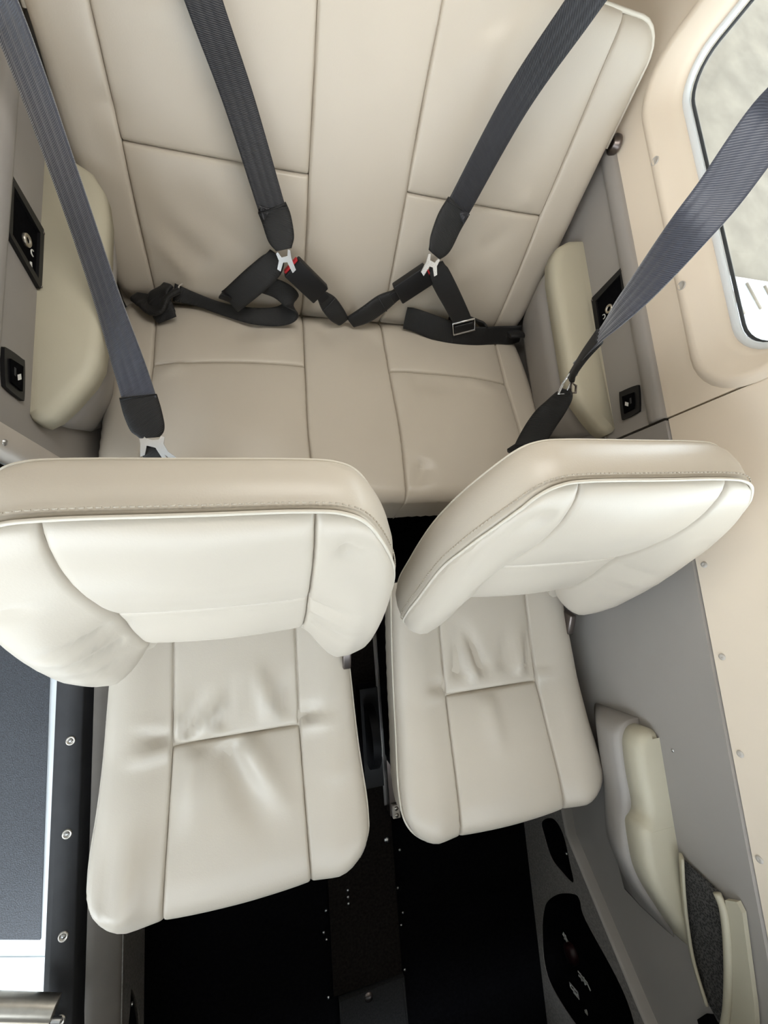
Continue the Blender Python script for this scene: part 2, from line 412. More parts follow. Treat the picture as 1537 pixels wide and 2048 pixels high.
MB().box(.534, .545, -.395, -.378, .2, 1.26).build('gap_strip', M['black'], d1)  # dark strip added behind the door gap so the seam reads dark
for y, z in ((-.655, .648), (-.807, .648), (-.957, .647), (-1.110, .645)):
    MB().lathe((.5258, y, z), (-1, 0, 0), [(.0055, 0), (.005, .0016), (.002, .0022), (.0005, .0008)], 14).build('rivet', M['plug'], d1)
for y, z in ((-.985, .3925), (-.993, .527)):
    MB().lathe((.5195, y, z), (-1, 0, 0), [(.0028, 0), (.0028, .001), (.0005, .0018)], 10).build('screw', M['metal'], d1)
# front door arm rest with pull recess: (y, inward) contour on top
def loft(rings, closed_caps=True):
    v = []; n = len(rings[0]); f = []
    for r in rings: v += r
    for i in range(len(rings)-1):
        for k in range(n): f.append((i*n+k, i*n+(k+1) % n, (i+1)*n+(k+1) % n, (i+1)*n+k))
    f += [tuple(range(n)), tuple(reversed(range((len(rings)-1)*n, len(rings)*n)))]
    return v, f
fa = cat_rom([(-.968, .0), (-.963, .016), (-.968, .034), (-.985, .047), (-1.01, .051), (-1.05, .052), (-1.09, .050), (-1.108, .051), (-1.118, .058), (-1.130, .067), (-1.16, .070), (-1.20, .069), (-1.235, .058), (-1.28, .034), (-1.32, .010), (-1.338, .0)], 6)
def inset_curve(Cv, k):
    tg = np.gradient(Cv, axis=0); nn = np.stack([tg[:, 1], -tg[:, 0]], 1); nn /= np.linalg.norm(nn, axis=1)[:, None]
    mid_ = len(Cv)//2
    if nn[mid_][1] > 0: nn = -nn
    r_ = Cv+nn*k; r_[:, 1] = np.maximum(r_[:, 1], 0); return r_
rg = []
for k, z in ((0, .452), (0, .484), (.0015, .490), (.005, .4955), (.010, .499), (.016, .501)):
    rg.append([(XW-w_, y, z) for y, w_ in inset_curve(fa, k)])
rg.append([(XW, p_[1], .5015) for p_ in rg[-1]])
v, f = loft(rg); MB().add(v, f[:-1]).build('armrest', M['arm'], d1)
gs = cat_rom([(-.955, .0), (-.956, .03), (-.968, .052), (-.99, .062), (-1.05, .064), (-1.10, .064), (-1.16, .077), (-1.20, .079), (-1.26, .056), (-1.31, .024), (-1.345, .0)], 6)
rg = [[(XW-w_*.2, y*.97-.03, .345) for y, w_ in gs], [(XW-w_*.7, y*.99-.01, .385) for y, w_ in gs], [(XW-w_*.97, y, .430) for y, w_ in gs], [(XW-w_, y, .448) for y, w_ in gs], [(XW-w_*.95, y, .456) for y, w_ in gs], [(XW-w_*.85, y, .459) for y, w_ in gs]]
v, f = loft(rg); sup = MB().add(v, f).build('armrest_support', M['grey'], d1)
# map pocket: stiff vinyl edges, net and outer flap
def dpt(u, v, d): return (XW-d, u, v)
pk = cat_rom([(-1.185, .517), (-1.20, .507), (-1.27, .494), (-1.33, .492), (-1.385, .510), (-1.395, .522)], 5)
v = []; 
pocket_in = [(-1.190, .522), (-1.27, .503), (-1.33, .501), (-1.39, .520)]
P1 = cat_rom([(-1.172, .518), (-1.23, .510), (-1.29, .505), (-1.345, .506), (-1.40, .518)], 6)
r1 = ribbon([(XW-.012, a, b) for a, b in P1[::6]], [(-.6, 0, .8)]*len(P1[::6]), .017, M['arm'], 'pocket_edge', d1, 6, .003, False)
netv = MB().prism([(-1.180, .515), (-1.196, .577), (-1.24, .580), (-1.30, .570), (-1.36, .555), (-1.42, .532), (-1.395, .513), (-1.33, .503), (-1.25, .506)], dpt, .004, .007)
netv.build('pocket_net', M['net'], d1)
P2 = cat_rom([(-1.194, .577), (-1.215, .583), (-1.26, .580), (-1.32, .570), (-1.38, .556), (-1.44, .535)], 6)
MB().tube([(XW-.012, a, b) for a, b in P2], .0062, 8).build('pocket_piping', M['arm'], d1)
fp = MB().prism([(-1.198, .588), (-1.188, .608), (-1.20, .614), (-1.33, .606), (-1.46, .590), (-1.47, .55), (-1.43, .544), (-1.38, .560), (-1.32, .574), (-1.26, .584)], dpt, .002, .011)
fp.build('pocket_flap', M['arm'], d1)
MB().prism([(-1.452, .487), (-1.428, .506), (-1.408, .532), (-1.420, .566), (-1.475, .536), (-1.478, .492)], dpt, .001, .006).build('speaker_grille', M['blackmatte'], d1)
# kick panels with dark openings
hole1 = cat_rom([(-1.322, .094), (-1.287, .150), (-1.305, .185), (-1.365, .198), (-1.405, .200), (-1.405, .150), (-1.395, .118), (-1.355, .098)], 5, True)
hole2 = cat_rom([(-1.523, .077), (-1.47, .135), (-1.43, .20), (-1.432, .218), (-1.465, .230), (-1.53, .325), (-1.60, .345), (-1.69, .30), (-1.75, .17), (-1.75, .058), (-1.714, .022), (-1.625, .030), (-1.565, .050)], 5, True)
def kick(sx, name, label, top):
    o = MB().prism([(-2.1, 0), (-.38, 0)]+top, lambda u, v, d: (sx*(.495+d), u, v), 0, .006, [hole1.tolist(), hole2.tolist()] if sx > 0 else [hole2l.tolist()]).build(name, M['greydark'])
    return tag(o, label, None, None, 'structure')
hole2l = np.array([(a, b*.42+.004) for a, b in hole2])
kr = kick(1, 'trim_1', 'dark grey carpeted kick panel below the right door', [(y, crz(y)) for y in (-.38, -1.0, -1.30, -1.53, -1.70, -2.1)])
ld = MB(); v = []
for y in (-.38, -1.0, -1.27, -1.30, -1.33, -1.53, -1.70, -2.1):
    z = crz(y); v += [(.495, y, z), (.4965, y, z+.004), (.501, y, z+.006), (XW+.004, y, z+.010)]
f = [(i*4+k, i*4+k+1, (i+1)*4+k+1, (i+1)*4+k) for i in range(7) for k in range(3)]
ld.add(v, f).build('ledge', M['grey'], kr)
for H, nm in ((hole1, 'recess_tray'), (hole2, 'recess_tray')):
    n = len(H); c = H.mean(0)
    v = [(.497, a, b) for a, b in H]+[(.535, c[0]+(a-c[0])*.95, c[1]+(b-c[1])*.95) for a, b in H]
    MB().add(v, [(k, (k+1) % n, n+(k+1) % n, n+k) for k in range(n)]+[tuple(range(n, 2*n))]).build(nm, M['blackmatte'], kr)
for y, z in ((-1.325, .165), (-1.372, .165), (-1.385, .135)):
    MB().lathe((.533, y, z), (-1, 0, 0), [(.004, 0), (.004, .003), (.0005, .004)], 10).build('screw', M['metal'], kr)
# placard marks in the large recess
def marks(c, ux, vx, L, nm):
    mb = MB()
    for (a0, b0, a1, b1) in L:
        p0 = (c[0]+a0*ux[0]+b0*vx[0], c[1]+a0*ux[1]+b0*vx[1]); p1 = (c[0]+a1*ux[0]+b1*vx[0], c[1]+a1*ux[1]+b1*vx[1])
        d = np.array(p1)-np.array(p0); d = d/np.linalg.norm(d)*.0017; q = np.array([-d[1], d[0]])
        pts = [np.array(p0)-d+q, np.array(p1)+d+q, np.array(p1)+d-q, np.array(p0)-d-q]
        mb.prism([tuple(p) for p in pts], lambda u, v, dd: (.5325-dd, u, v), 0, .0012)
    return mb.build(nm, M['white'], kr)
marks((-1.61, .075), (-.5, .85), (-.85, -.5), [(0, 0, .014, 0), (0, .006, .014, .006), (.007, -.003, .007, .01), (.018, 0, .028, .004), (.018, .008, .028, .010), (.018, 0, .018, .009), (.028, .003, .028, .010)], 'placard_mark')
marks((-1.725, .075), (.1, 1), (-1, .1), [(0, 0, .03, 0), (0, .008, .03, .008), (0, 0, 0, .008), (.03, 0, .03, .008), (.012, .012, .03, .012), (.015, 0, .015, .008)], 'placard_mark')
marks((-1.665, .12), (.1, 1), (-1, .1), [(0, 0, .03, .003), (0, .008, .025, .008), (.008, 0, .008, .012), (.02, 0, .02, .012), (.03, .004, .038, .012)], 'placard_mark')
arcp = [(.016*math.cos(t), .016*math.sin(t)) for t in np.linspace(-.4, 1.9, 8)]
marks((-1.745, .118), (0, 1), (-1, 0), [(*arcp[i], *arcp[i+1]) for i in range(7)]+[(arcp[i][0], arcp[i][1], arcp[i][0]*.6, arcp[i][1]*.6) for i in (1, 2, 3, 4, 5)], 'placard_mark')
MB().lathe((.5335, -1.635, .105), (-1, 0, 0), [(.022, 0), (.022, .012), (.016, .016), (.0005, .017)], 20).build('red_knob', M['darkred'], kr)

# left door opening: sill, groove, kick panel
kl = kick(-1, 'trim_2', 'dark grey carpeted kick panel below the open door', [(-.38, .148), (-2.1, .148)])
n = len(hole2l); c = hole2l.mean(0)
MB().add([(-.497, a, b) for a, b in hole2l]+[(-.53, a, b) for a, b in hole2l], [(k, (k+1) % n, n+(k+1) % n, n+k) for k in range(n)]+[tuple(range(n, 2*n))]).build('recess_tray', M['black'], kl)
for y, z in ((-1.455, .09), (-1.735, .07)): MB().lathe((-.4945, y, z), (1, 0, 0), [(.004, 0), (.004, .002), (.0005, .003)], 10).build('screw', M['metal'], kl)
sl = MB(); prof = [(-.494, .140), (-.4955, .147), (-.502, .152), (-.540, .156), (-.5545, .154), (-.5585, .148), (-.559, .10)]
v = []; ys = [-.41, -1.40, -1.47, -1.54, -1.62, -2.1]; dx = [0, 0, .003, .012, .030, .06]
for y, e in zip(ys, dx): v += [(x+(e if i > 2 else 0), y, z) for i, (x, z) in enumerate(prof)]
q = len(prof); f = [(i*q+k, i*q+k+1, (i+1)*q+k+1, (i+1)*q+k) for i in range(len(ys)-1) for k in range(q-1)]
so = sl.add(v, f).build('trim_3', M['sillgrey']); tag(so, 'grey plastic inner sill strip of the open door', None, None, 'structure')
sr = MB(); prof = [(-.560, .07), (-.578, .072), (-.5795, .137), (-.582, .142), (-.621, .140), (-.624, .136), (-.631, .135), (-.634, .130), (-.634, .02)]
v = []; ys = [-.42, -1.45, -1.56, -1.70, -2.1]; dx = [0, 0, .006, .03, .06]
for y, e in zip(ys, dx): v += [(x+(e if i < 5 else e*.3), y, z) for i, (x, z) in enumerate(prof)]
q = len(prof); f = [(i*q+k, i*q+k+1, (i+1)*q+k+1, (i+1)*q+k) for i in range(len(ys)-1) for k in range(q-1)]
sro = sr.add(v, f).build('trim_4', M['rubber']); tag(sro, 'black rubber door sill strip with cup washers', None, None, 'structure')
for y in (-.917, -1.091, -1.27, -1.408):
    s_ = MB().lathe((-.600, y, .1405), (0, 0, 1), [(.0095, 0), (.0085, .003), (.0062, .0032), (.005, .0014), (.0005, .0016)], 20).build('cup_washer', M['brass'], sro)
    MB().lathe((-.600, y, .1415), (0, 0, 1), [(.0042, 0), (.0040, .0016), (.0005, .0026)], 14).build('screw_head', M['metal'], s_)
# rear jamb of the open door
jb = MB(); v = []
for z in (.10, .30, .45, .60, .64):
    e = .012*max(0, (.45-z)/.35)
    v += [(-.519, -.400, z), (-.517, -.406, z), (-.519, -.428+e*.3, z), (-.524, -.434+e*.3, z), (-.545, -.437, z)]
f = [(i*5+k, i*5+k+1, (i+1)*5+k+1, (i+1)*5+k) for i in range(4) for k in range(4)]
jo = jb.add(v, f).build('trim_5', M['jamb']); tag(jo, 'light metal edge strip on the rear door jamb', None, None, 'structure')
for z in (.575, .478): MB().lathe((-.519, -.424, z), (1, -.3, 0), [(.0045, 0), (.004, .002), (.0005, .003)], 12).build('screw', M['metal'], jo)
sb = MB().tube([(-.556, -.447, .10), (-.556, -.447, .4), (-.556, -.447, .66), (-.55, -.447, 1.2)], .012, 10).build('trim_6', M['blackmatte']); tag(sb, 'black rubber door seal along the rear jamb', None, None, 'structure')
# fuselage pillar and front structure out of view keep the cabin closed
for nm, bx, lb in (('wall_left_pillar', (-.56, -.525, -.46, -.40, .64, 1.27), 'beige post behind the open door'),
                   ('wall_front', (-.6, .6, -2.12, -2.08, -.05, .75), 'dark firewall ahead of the footwell')):
    o = MB().box(*bx).build(nm, M['beige'] if 'pillar' in nm else M['black']); tag(o, lb, None, None, 'structure')
fs = MB().prism([(-2.1, -.2), (1.3, -.2), (1.3, .62), (-.44, .62), (-.44, .02), (-2.1, .02)], lambda u, v, d: (-.60-d*0-.034+d, u, v), -.006, 0).build('trim_7', M['whitepaint']); tag(fs, 'white painted fuselage skin outside the door', None, None, 'structure')

# centre tunnel between the seats
tn = MB().box(-.078, .096, -1.628, -.30, 0, .012).build('trim_8', M['tunnel']); tag(tn, 'dark carpet strip over the centre tunnel', None, None, 'structure')
tn2 = MB().prism([(-.066, -2.1), (.108, -2.1), (.100, -1.633), (-.066, -1.640)], lambda u, v, d: (u, v, d), 0, .016).build('trim_9', M['tunnel2']); tag(tn2, 'grey carpeted tunnel cover ahead of the seats', None, None, 'structure')
MB().tube([(-.060, -1.65, .017), (-.062, -2.1, .017)], .0012, 6).build('edge_binding', M['black'], tn2)
MB().tube([(.096, -1.645, .017), (.103, -2.1, .017)], .0012, 6).build('edge_binding', M['black'], tn2)
MB().lathe((.006, -1.650, .016), (0, 0, 1), [(.011, 0), (.0095, .003), (.0005, .004)], 16).build('stud', M['bolt'], tn2)
MB().lathe((.080, -1.318, .012), (0, 0, 1), [(.008, 0), (.007, .004), (.0005, .006)], 14).build('stud', M['metal'], tn)
for x, y in ((-.086, -1.449), (-.094, -1.495), (-.088, -1.512), (-.090, -1.635), (.116, -1.357), (.103, -1.444), (.112, -1.504), (.105, -1.531), (.106, -1.632), (-.03, -1.41), (-.03, -1.425), (-.03, -1.44)):
    MB().lathe((x, y, .0 if abs(x) > .08 else .012), (0, 0, 1), [(.0035, 0), (.003, .002), (.0005, .003)], 10).build('rivet', M['metal'], fl)

# ================================================================== OUTSIDE
for nm, bx, lb, mm in (('wall_instrument_shade', (-.52, .52, -1.86, -1.56, .42, 1.05), 'unseen black instrument panel added to shade the front cushions', 'black'),
                       ('trim_10', (-.60, .60, -3.4, -2.14, -.2, .88), 'unseen white engine cowling added ahead of the cabin to cut front light', 'whitepaint'),
                       ('trim_11', (.56, 5.2, -1.0, .62, 1.27, 1.40), 'unseen white wing added to shade the right windows', 'whitepaint'),
                       ('trim_12', (-5.2, -.56, -1.0, .62, 1.27, 1.40), 'unseen white wing added to shade the open door', 'whitepaint')):
    o = MB().box(*bx).build(nm, M[mm]); tag(o, lb, None, None, 'structure')  # out-of-view aircraft parts, added to cut the sky light
gd = MB().box(-9, 9, -9, 12, -1.25, -1.2).build('ground', M['concrete']); tag(gd, 'mottled pale concrete outside the cabin', None, None, 'structure')
o = MB().box(-.60, -.56, -2.12, -1.53, .16, .98).build('wall_left_front', M['grey']); tag(o, 'unseen grey footwell side added ahead of the open door to block light', None, None, 'structure')  # unseen side piece added to close off light into the footwell
d2 = empty('door_2', (-.58, -1.56, .14), 'unseen open left front door added to block light, grey below and beige above'); tag(d2, None, None, None, 'structure')  # unseen swung door, added to dim light on the left front seat
da = math.radians(68); dux, duy = -math.sin(da), math.cos(da)*-1
P3 = lambda u, v, d: (-.58+dux*u-duy*d, -1.56+duy*u+dux*d, v)
MB().prism([(.0, .14), (1.02, .14), (1.02, .66), (0, .66)], P3, 0, .04).build('lower_panel', M['grey'], d2)
MB().prism([(.0, .66), (1.02, .66), (1.0, 1.24), (.18, 1.24)], P3, 0, .04, [rrect(.26, .94, .78, 1.18, .07, 6)]).build('upper_panel', M['beige'], d2)
MB().prism(rrect(.255, .945, .775, 1.185, .07, 6), P3, .018, .022).build('pane', M['glass'], d2)
for nm, bx, lb in (('wall_blocker_left', (-5.2, -5.0, -3.0, 9.2, -1.2, 4.6), 'unseen grey wall added to dim light through the open door'),
                   ('wall_blocker_rear', (-5.2, 9, 9.0, 9.2, -1.2, 4.6), 'unseen grey wall added far behind the tail to shape the daylight'),
                   ('ceiling_blocker', (-5.2, 9, -3.0, 9.2, 4.6, 4.7), 'unseen grey roof added over the wings to block sky light')):
    o = MB().box(*bx).build(nm, M['blocker']); tag(o, lb, None, None, 'structure')  # unseen walls and roof, added so daylight comes mainly from the front
wk = empty('walkway_deck', (-1.1, -1.2, -.42), 'white boarding deck with black non-skid mat outside the open door', 'deck')
MB().box(-1.75, -.70, -2.3, -.10, -.44, -.405).build('deck', M['whitepaint'], wk)
MB().prism([(-1.6, -1.39), (-.868, -1.589), (-.882, -.2), (-1.6, -.2)], lambda u, v, d: (u, v, d), -.405, -.400).build('nonskid_mat', M['mat'], wk)
MB().obox((-1.1, -1.577, -.404), (.4, -.108, 0), (.0013, .005, 0), (0, 0, .002)).build('deck_ridge', M['whitepaint'], wk)
tb = empty('support_tube', (-.7, -1.37, .16), 'bare steel tube ending on the black door sill', 'tube')
MB().cyl((-1.6, -1.034, .172), (-.596, -1.364, .172), .019, n=24).build('tube', M['brass'], tb)
MB().cyl((-1.6, -1.072, .150), (-.596, -1.402, .150), .006, n=12).build('tube_flange', M['metal'], tb)
rp = empty('ribbed_panel', (3.2, .9, -1.1), 'white ribbed panel lying on the concrete outside the rear window', 'panel')
MB().box(3.40, 5.4, .3, 1.68, -1.2, -1.08).build('panel', M['whitepaint'], rp)
for k in range(6):
    MB().obox((3.68+k*.215, 1.51 if k else 1.44, -1.08), (.05, -.12, 0), (.011, .005, 0), (0, 0, .012), .004).build('rib', M['concrete'], rp)
MB().box(3.40, 5.4, 1.235, 1.25, -1.08, -1.06).build('rib', M['whitepaint'], rp)

# ================================================================== REAR BENCH
A_ = math.radians(26.4); B_ = math.atan2(.09, .478)
bk = plane3((0, 0, .284), (1, 0, 0), (0, math.sin(A_), math.cos(A_)), (0, -math.cos(A_), math.sin(A_)))
cu = plane3((0, 0, .284), (1, 0, 0), (0, -math.cos(B_), math.sin(B_)), (0, math.sin(B_), math.cos(B_)))
bench = empty('rear_bench_seat', (0, -.1, 0), 'wide pale leather rear bench seat across the cabin', 'bench seat')
bb = MB().prism(rrect(-.488, .488, -.06, .556, .04, 5), lambda u, v, d: tuple(bk(u, v, d)), -.11, -.03).build('backrest', M['leather'], bench)
cb = MB().prism(rrect(-.478, .478, .0, .470, .03, 5), lambda u, v, d: tuple(cu(u, v, d)), -.13, -.035).build('seat_cushion', M['leather'], bench)
MB().box(-.44, .44, -.42, .02, .0, .22).build('seat_base', M['blackmatte'], bench)
MB().box(-.47, .47, -.455, -.42, .14, .165).build('base_bar', M['tunnel'], bench)
BS = [(-.305, .10, -.40, .19, .018, -.003), (-.33, .06, -.41, .15, .012, .0025), (-.16, .16, -.11, .22, .015, -.002), (-.22, .13, -.36, .24, .03, -.003),
      (.30, .20, .38, .26, .02, -.002), (.2, .08, .35, .2, .03, .003), (-.43, .32, -.38, .30, .012, -.002), (.35, .3, .40, .285, .01, .002), (-.3, .45, -.2, .3, .05, .004), (.2, .5, .3, .35, .05, .004)]
def hb(u, v): return .010*np.exp(-((u)/.07)**2)*0+.012*(1-(np.abs(u)/.5)**2)*np.exp(-((v-.13)/.16)**2)+strokes(u, v, BS)
xo = .497
def bxs(v): return .414+(.408-.414)*v/.6
HB, HT, HC = -.012, .567, .271
pnl = lambda nm, *a, **k: panel(nm, *a, **k)
cs = lambda s, v: s*(.099+(.0935-.099)*v/.6)
for s in (-1, 1):
    o = lambda a, b: (a, b) if s < 0 else (b, a)
    # outer bolster panel, rounded top corner split at 45 degrees
    r = .05; mid = (s*(xo-r*.293), HT-r*.293)
    Lo = [(s*(xo-.012), HB), (s*xo, .12), (s*xo, .35), (s*xo, .45)]+mir(arc(xo-r, HT-r, r, 0, 45), s)
    Li = [(s*bxs(HB), HB), (s*bxs(HC), HC), (s*bxs(HT), HT)]
    Tt = mir(arc(xo-r, HT-r, r, 45, 90), s)+[(s*bxs(HT), HT)]
    Bt = [(s*(xo-.012), HB), (s*bxs(HB), HB)]
    kin = dict(B='tuck', T='edge', L='edge', R='seam')
    if s > 0: Tt = Tt[::-1]; Bt = Bt[::-1]; L_, R_ = Li, Lo; kin = dict(B='tuck', T='edge', L='seam', R='edge')
    else: L_, R_ = Lo, Li
    panel('side_panel', bb, M['leather'], Bt, Tt, L_, R_, kin, bk, hb, edge_r=.026, edge_skirt=.06)
    for (v0, v1, kb, kt, nm) in ((HB, HC, 'tuck', 'seam', 'lower_panel'), (HC, HT, 'seam', 'edge', 'upper_panel')):
        a0, a1 = (s*bxs(v0), v0), (s*bxs(v1), v1); b0, b1 = (cs(s, v0), v0), (cs(s, v1), v1)
        if s > 0: a0, a1, b0, b1 = b0, b1, a0, a1
        panel(nm, bb, M['leather'], [a0, b0], [a1, b1], [a0, a1], [b0, b1], dict(B=kb, T=kt, L='seam', R='seam'), bk, hb, edge_r=.018, edge_skirt=.06)
panel('centre_panel', bb, M['leather'], [(cs(-1, HB), HB), (cs(1, HB), HB)], [(cs(-1, HT), HT), (cs(1, HT), HT)], [(cs(-1, HB), HB), (cs(-1, HT), HT)], [(cs(1, HB), HB), (cs(1, HT), HT)],
      dict(B='tuck', T='edge', L='seam', R='seam'), bk, hb, edge_r=.018, edge_skirt=.06)
top_line = [(-xo, .40), (-xo, HT-.05)]+[(-xo+.05-.05*math.cos(t), HT-.05+.05*math.sin(t)) for t in np.linspace(.2, math.pi/2, 6)]
top_line = top_line+[(-a, b) for a, b in reversed(top_line)]
MB().tube([bk(a, b, -.017) for a, b in top_line], .0035, 8).build('piping', M['piping'], bb)
# cushion
KS = [(-.36, .17, -.41, .20, .012, .003), (-.2, .05, -.28, .11, .02, -.0025), (-.12, .06, -.2, .12, .02, .0025), (-.05, .03, -.02, .1, .02, -.003), (.08, .06, .0, .16, .025, -.003), (.16, .18, .30, .2, .03, -.003), (-.3, .3, -.1, .35, .06, .003), (.15, .40, .11, .47, .018, -.004), (.30, .17, .4, .2, .015, .003)]
def hc(u, v): return .010*(1-(np.abs(np.abs(u)-.255)/.16).clip(0, 1)**2)*np.sin(np.clip(v/.48, 0, 1)*math.pi)+strokes(u, v, KS)
DB, DC, DF = -.02, .152, .482
cxs = lambda s, d: s*(.414 if d < DC else .414+(.425-.414)*(d-DC)/.34)
ccs = lambda s, d: s*(.097+.004*math.sin(max(0, d)/.49*math.pi))
for s in (-1, 1):
    r = .05; mid = (s*(.492-r*.293), DF-r*.293)
    out = [(s*.478, DB), (s*.492, .08), (s*.499, .2), (s*.499, .35), (s*.499, .39)]+mir(arc(.499-r, DF-r, r, 0, 45), s)
    inn = [(s*.414, DB), (s*.414, DC), (s*.420, .34), (s*.425, DF)]
    Bt = [(s*.478, DB), (s*.414, DB)]; Tt = mir(arc(.499-r, DF-r, r, 45, 90), s)+[(s*.425, DF)]
    # the domain runs front-up so the mapping stays right handed either way
    if s > 0: Bt, Tt, L_, R_, kin = Bt[::-1], Tt[::-1], inn, out, dict(B='tuck', T='edge', L='seam', R='edge')
    else: L_, R_, kin = out, inn, dict(B='tuck', T='edge', L='edge', R='seam')
    panel('side_panel', cb, M['leather'], Bt, Tt, L_, R_, kin, cu, hc, edge_r=.03, edge_skirt=.09)
    dcs = DC+.012
    for (pa, pb, pc, pd, kb, kt, nm) in (((s*.414, DB), (s*.097, DB), (s*.414, dcs), (s*.100, .145), 'tuck', 'seam', 'rear_panel'), ((s*.414, dcs), (s*.100, .145), (s*.425, DF), (s*.097, DF), 'seam', 'edge', 'front_panel')):
        L_ = [pa, pc] if nm == 'rear_panel' else [pa, (s*.420, .34), pc]; R_ = [pb, pd] if nm == 'rear_panel' else [pb, (s*.104, .32), pd]
        if s > 0: pa, pb, pc, pd, L_, R_ = pb, pa, pd, pc, R_, L_
        panel(nm, cb, M['leather'], [pa, pb], [pc, pd], L_, R_, dict(B=kb, T=kt, L='seam', R='seam'), cu, hc, edge_r=.03, edge_skirt=.09)
panel('centre_panel', cb, M['leather'], [(-.097, DB), (.097, DB)], [(-.097, DF), (.097, DF)], [(-.097, DB), (-.100, .145), (-.104, .32), (-.097, DF)], [(.097, DB), (.100, .145), (.104, .32), (.097, DF)],
      dict(B='tuck', T='edge', L='seam', R='seam'), cu, hc, edge_r=.03, edge_skirt=.09)

# ================================================================== FRONT SEATS
def front_seat(name, label, cx, ycs, yb0, zb0, rec, shift, wr_c, wr_b):
    t = math.radians(rec)
    seat = empty(name, (cx, -.9, 0), label, 'seat')
    ys0 = ycs+.9
    yk = [-1.30, -1.165, -1.10, -1.0, -.90, -.78, -.6]; zk = [.384, .382, .377, .358, .346, .344, .345]
    def to3(u, v, w=0.):
        u, v, w = np.asarray(u, float), np.asarray(v, float), np.asarray(w, float)
        z = np.interp(v, yk[::1], zk)
        return np.stack([cx+u+0*v, v+ys0+0*u, z+w+0*u], -1)
    def hh(u, v): return .012*sm((np.abs(u)-.115)/.06)+.006*np.exp(-((v+1.03)/.09)**2)*(1-(np.abs(u)/.2)**2)+strokes(u, v, wr_c)
    yb, yc, yf = -.66, -.90, -1.152
    body = MB().prism(rrect(-.205, .205, yf+.03, -.66, .05, 5), lambda u, v, d: (cx+u, v+ys0, d), .255, .335).build('seat_cushion', M['leather'], seat)
    sx0 = lambda v: .109+(.117-.109)*np.clip((-v-.9)/.24, -.2, 1)
    for s in (-1, 1):
        r = .072; mid = (s*(.226-r*.293), yf+r*.293)
        out = [(s*.203, yb), (s*.212, -.80), (s*.219, -.95), (s*.226, -1.04)]+mir(arc(.226-r, yf+r, r, 0, -45), s)
        inn = [(s*.109, yb), (s*.110, yc), (s*.114, -1.05), (s*.118, yf-.003)]
        Bt = [(s*.203, yb), (s*.109, yb)]; Tt = mir(arc(.226-r, yf+r, r, -45, -90), s)+[(s*.118, yf-.003)]
        if s > 0: Bt, Tt, L_, R_, kin = Bt[::-1], Tt[::-1], inn, out, dict(B='tuck', T='edge', L='seam', R='edge')
        else: L_, R_, kin = out, inn, dict(B='tuck', T='edge', L='edge', R='seam')
        panel('side_panel', body, M['leather'], Bt, Tt, L_, R_, kin, to3, hh, edge_r=.026, edge_skirt=.07, bolt=.02)
        pp = cat_rom(out+mir(arc(.226-r, yf+r, r, -58, -90, 4), s), 4)
        MB().tube([to3(np.array(a), np.array(b), np.array(-.020)) + np.array([s*.002, 0, 0]) for a, b in pp], .0022, 6).build('piping', M['piping'], body)
    panel('rear_panel', body, M['leather'], [(-.109, yb), (.109, yb)], [(-.110, yc), (.110, yc)], [(-.109, yb), (-.110, yc)], [(.109, yb), (.110, yc)], dict(B='tuck', T='seam', L='seam', R='seam'), to3, hh)
    panel('front_panel', body, M['leather'], [(-.110, yc), (.110, yc)], [(-.118, yf-.003), (0, yf-.006), (.118, yf-.003)], [(-.110, yc), (-.114, -1.05), (-.118, yf-.003)], [(.110, yc), (.114, -1.05), (.118, yf-.003)], dict(B='seam', T='edge', L='seam', R='seam'), to3, hh, edge_r=.026, edge_skirt=.07)
    MB().box(cx-.19, cx+.19, ys0-1.09, ys0-.66, .09, .262).build('seat_frame', M['black'], seat)
    for s in (-1, 1):
        MB().box(cx+s*.165-.012, cx+s*.165+.012, ys0-1.12, ys0-.56, .052, .09).build('runner', M['black'], seat)
    # ---- backrest
    bo = np.array([cx, yb0, zb0]); bp = plane3(bo, (1, 0, 0), (0, math.sin(t), math.cos(t)), (0, -math.cos(t), math.sin(t)))
    half = [(0, .013), (.10, .0125), (.140, .0085), (.164, -.006), (.186, -.040), (.206, -.088), (.219, -.145), (.226, -.21), (.2285, -.28), (.2285, -.345), (.218, -.402), (.194, -.436), (.164, -.442), (.137, -.420), (.114, -.374)]
    def face(u, v):
        a = np.abs(u)
        ws = np.interp(v, [-.46, -.37, -.32, -.27, -.235, -.20, -.15, -.10, -.07, -.04, -.012, 0., .013], [-.040, -.024, -.017, -.015, -.016, -.010, .001, .009, .0115, .0105, .0055, .001, -.008])
        wb = np.interp(v, [-.46, -.42, -.35, -.27, -.20, -.12, -.06, -.02, .013], [.000, .012, .021, .024, .023, .017, .009, .003, -.008])
        k = sm((a-.108)/.075)
        cen = (1-sm(a/.112))*(.005*np.exp(-((v+.07)/.06)**2)+.006*np.exp(-((v+.30)/.04)**2))
        return (1-k)*ws+k*wb+cen+strokes(u, v, wr_b)
    def rr(u, v): return .006+.022*sm((-v-.02)/.18)
    back = MB().prism([(u, v) for u, v in [(a*.93, b-.012) for a, b in half]+[(-a*.93, b-.012) for a, b in half[::-1][:-1]]], lambda u, v, d: tuple(bp(np.array(u), np.array(v), np.array(d))), -.075, -.048).build('backrest', M['leather'], seat)
    pt = [(.112, -.375), (.114, -.205), (.112, .0075)]
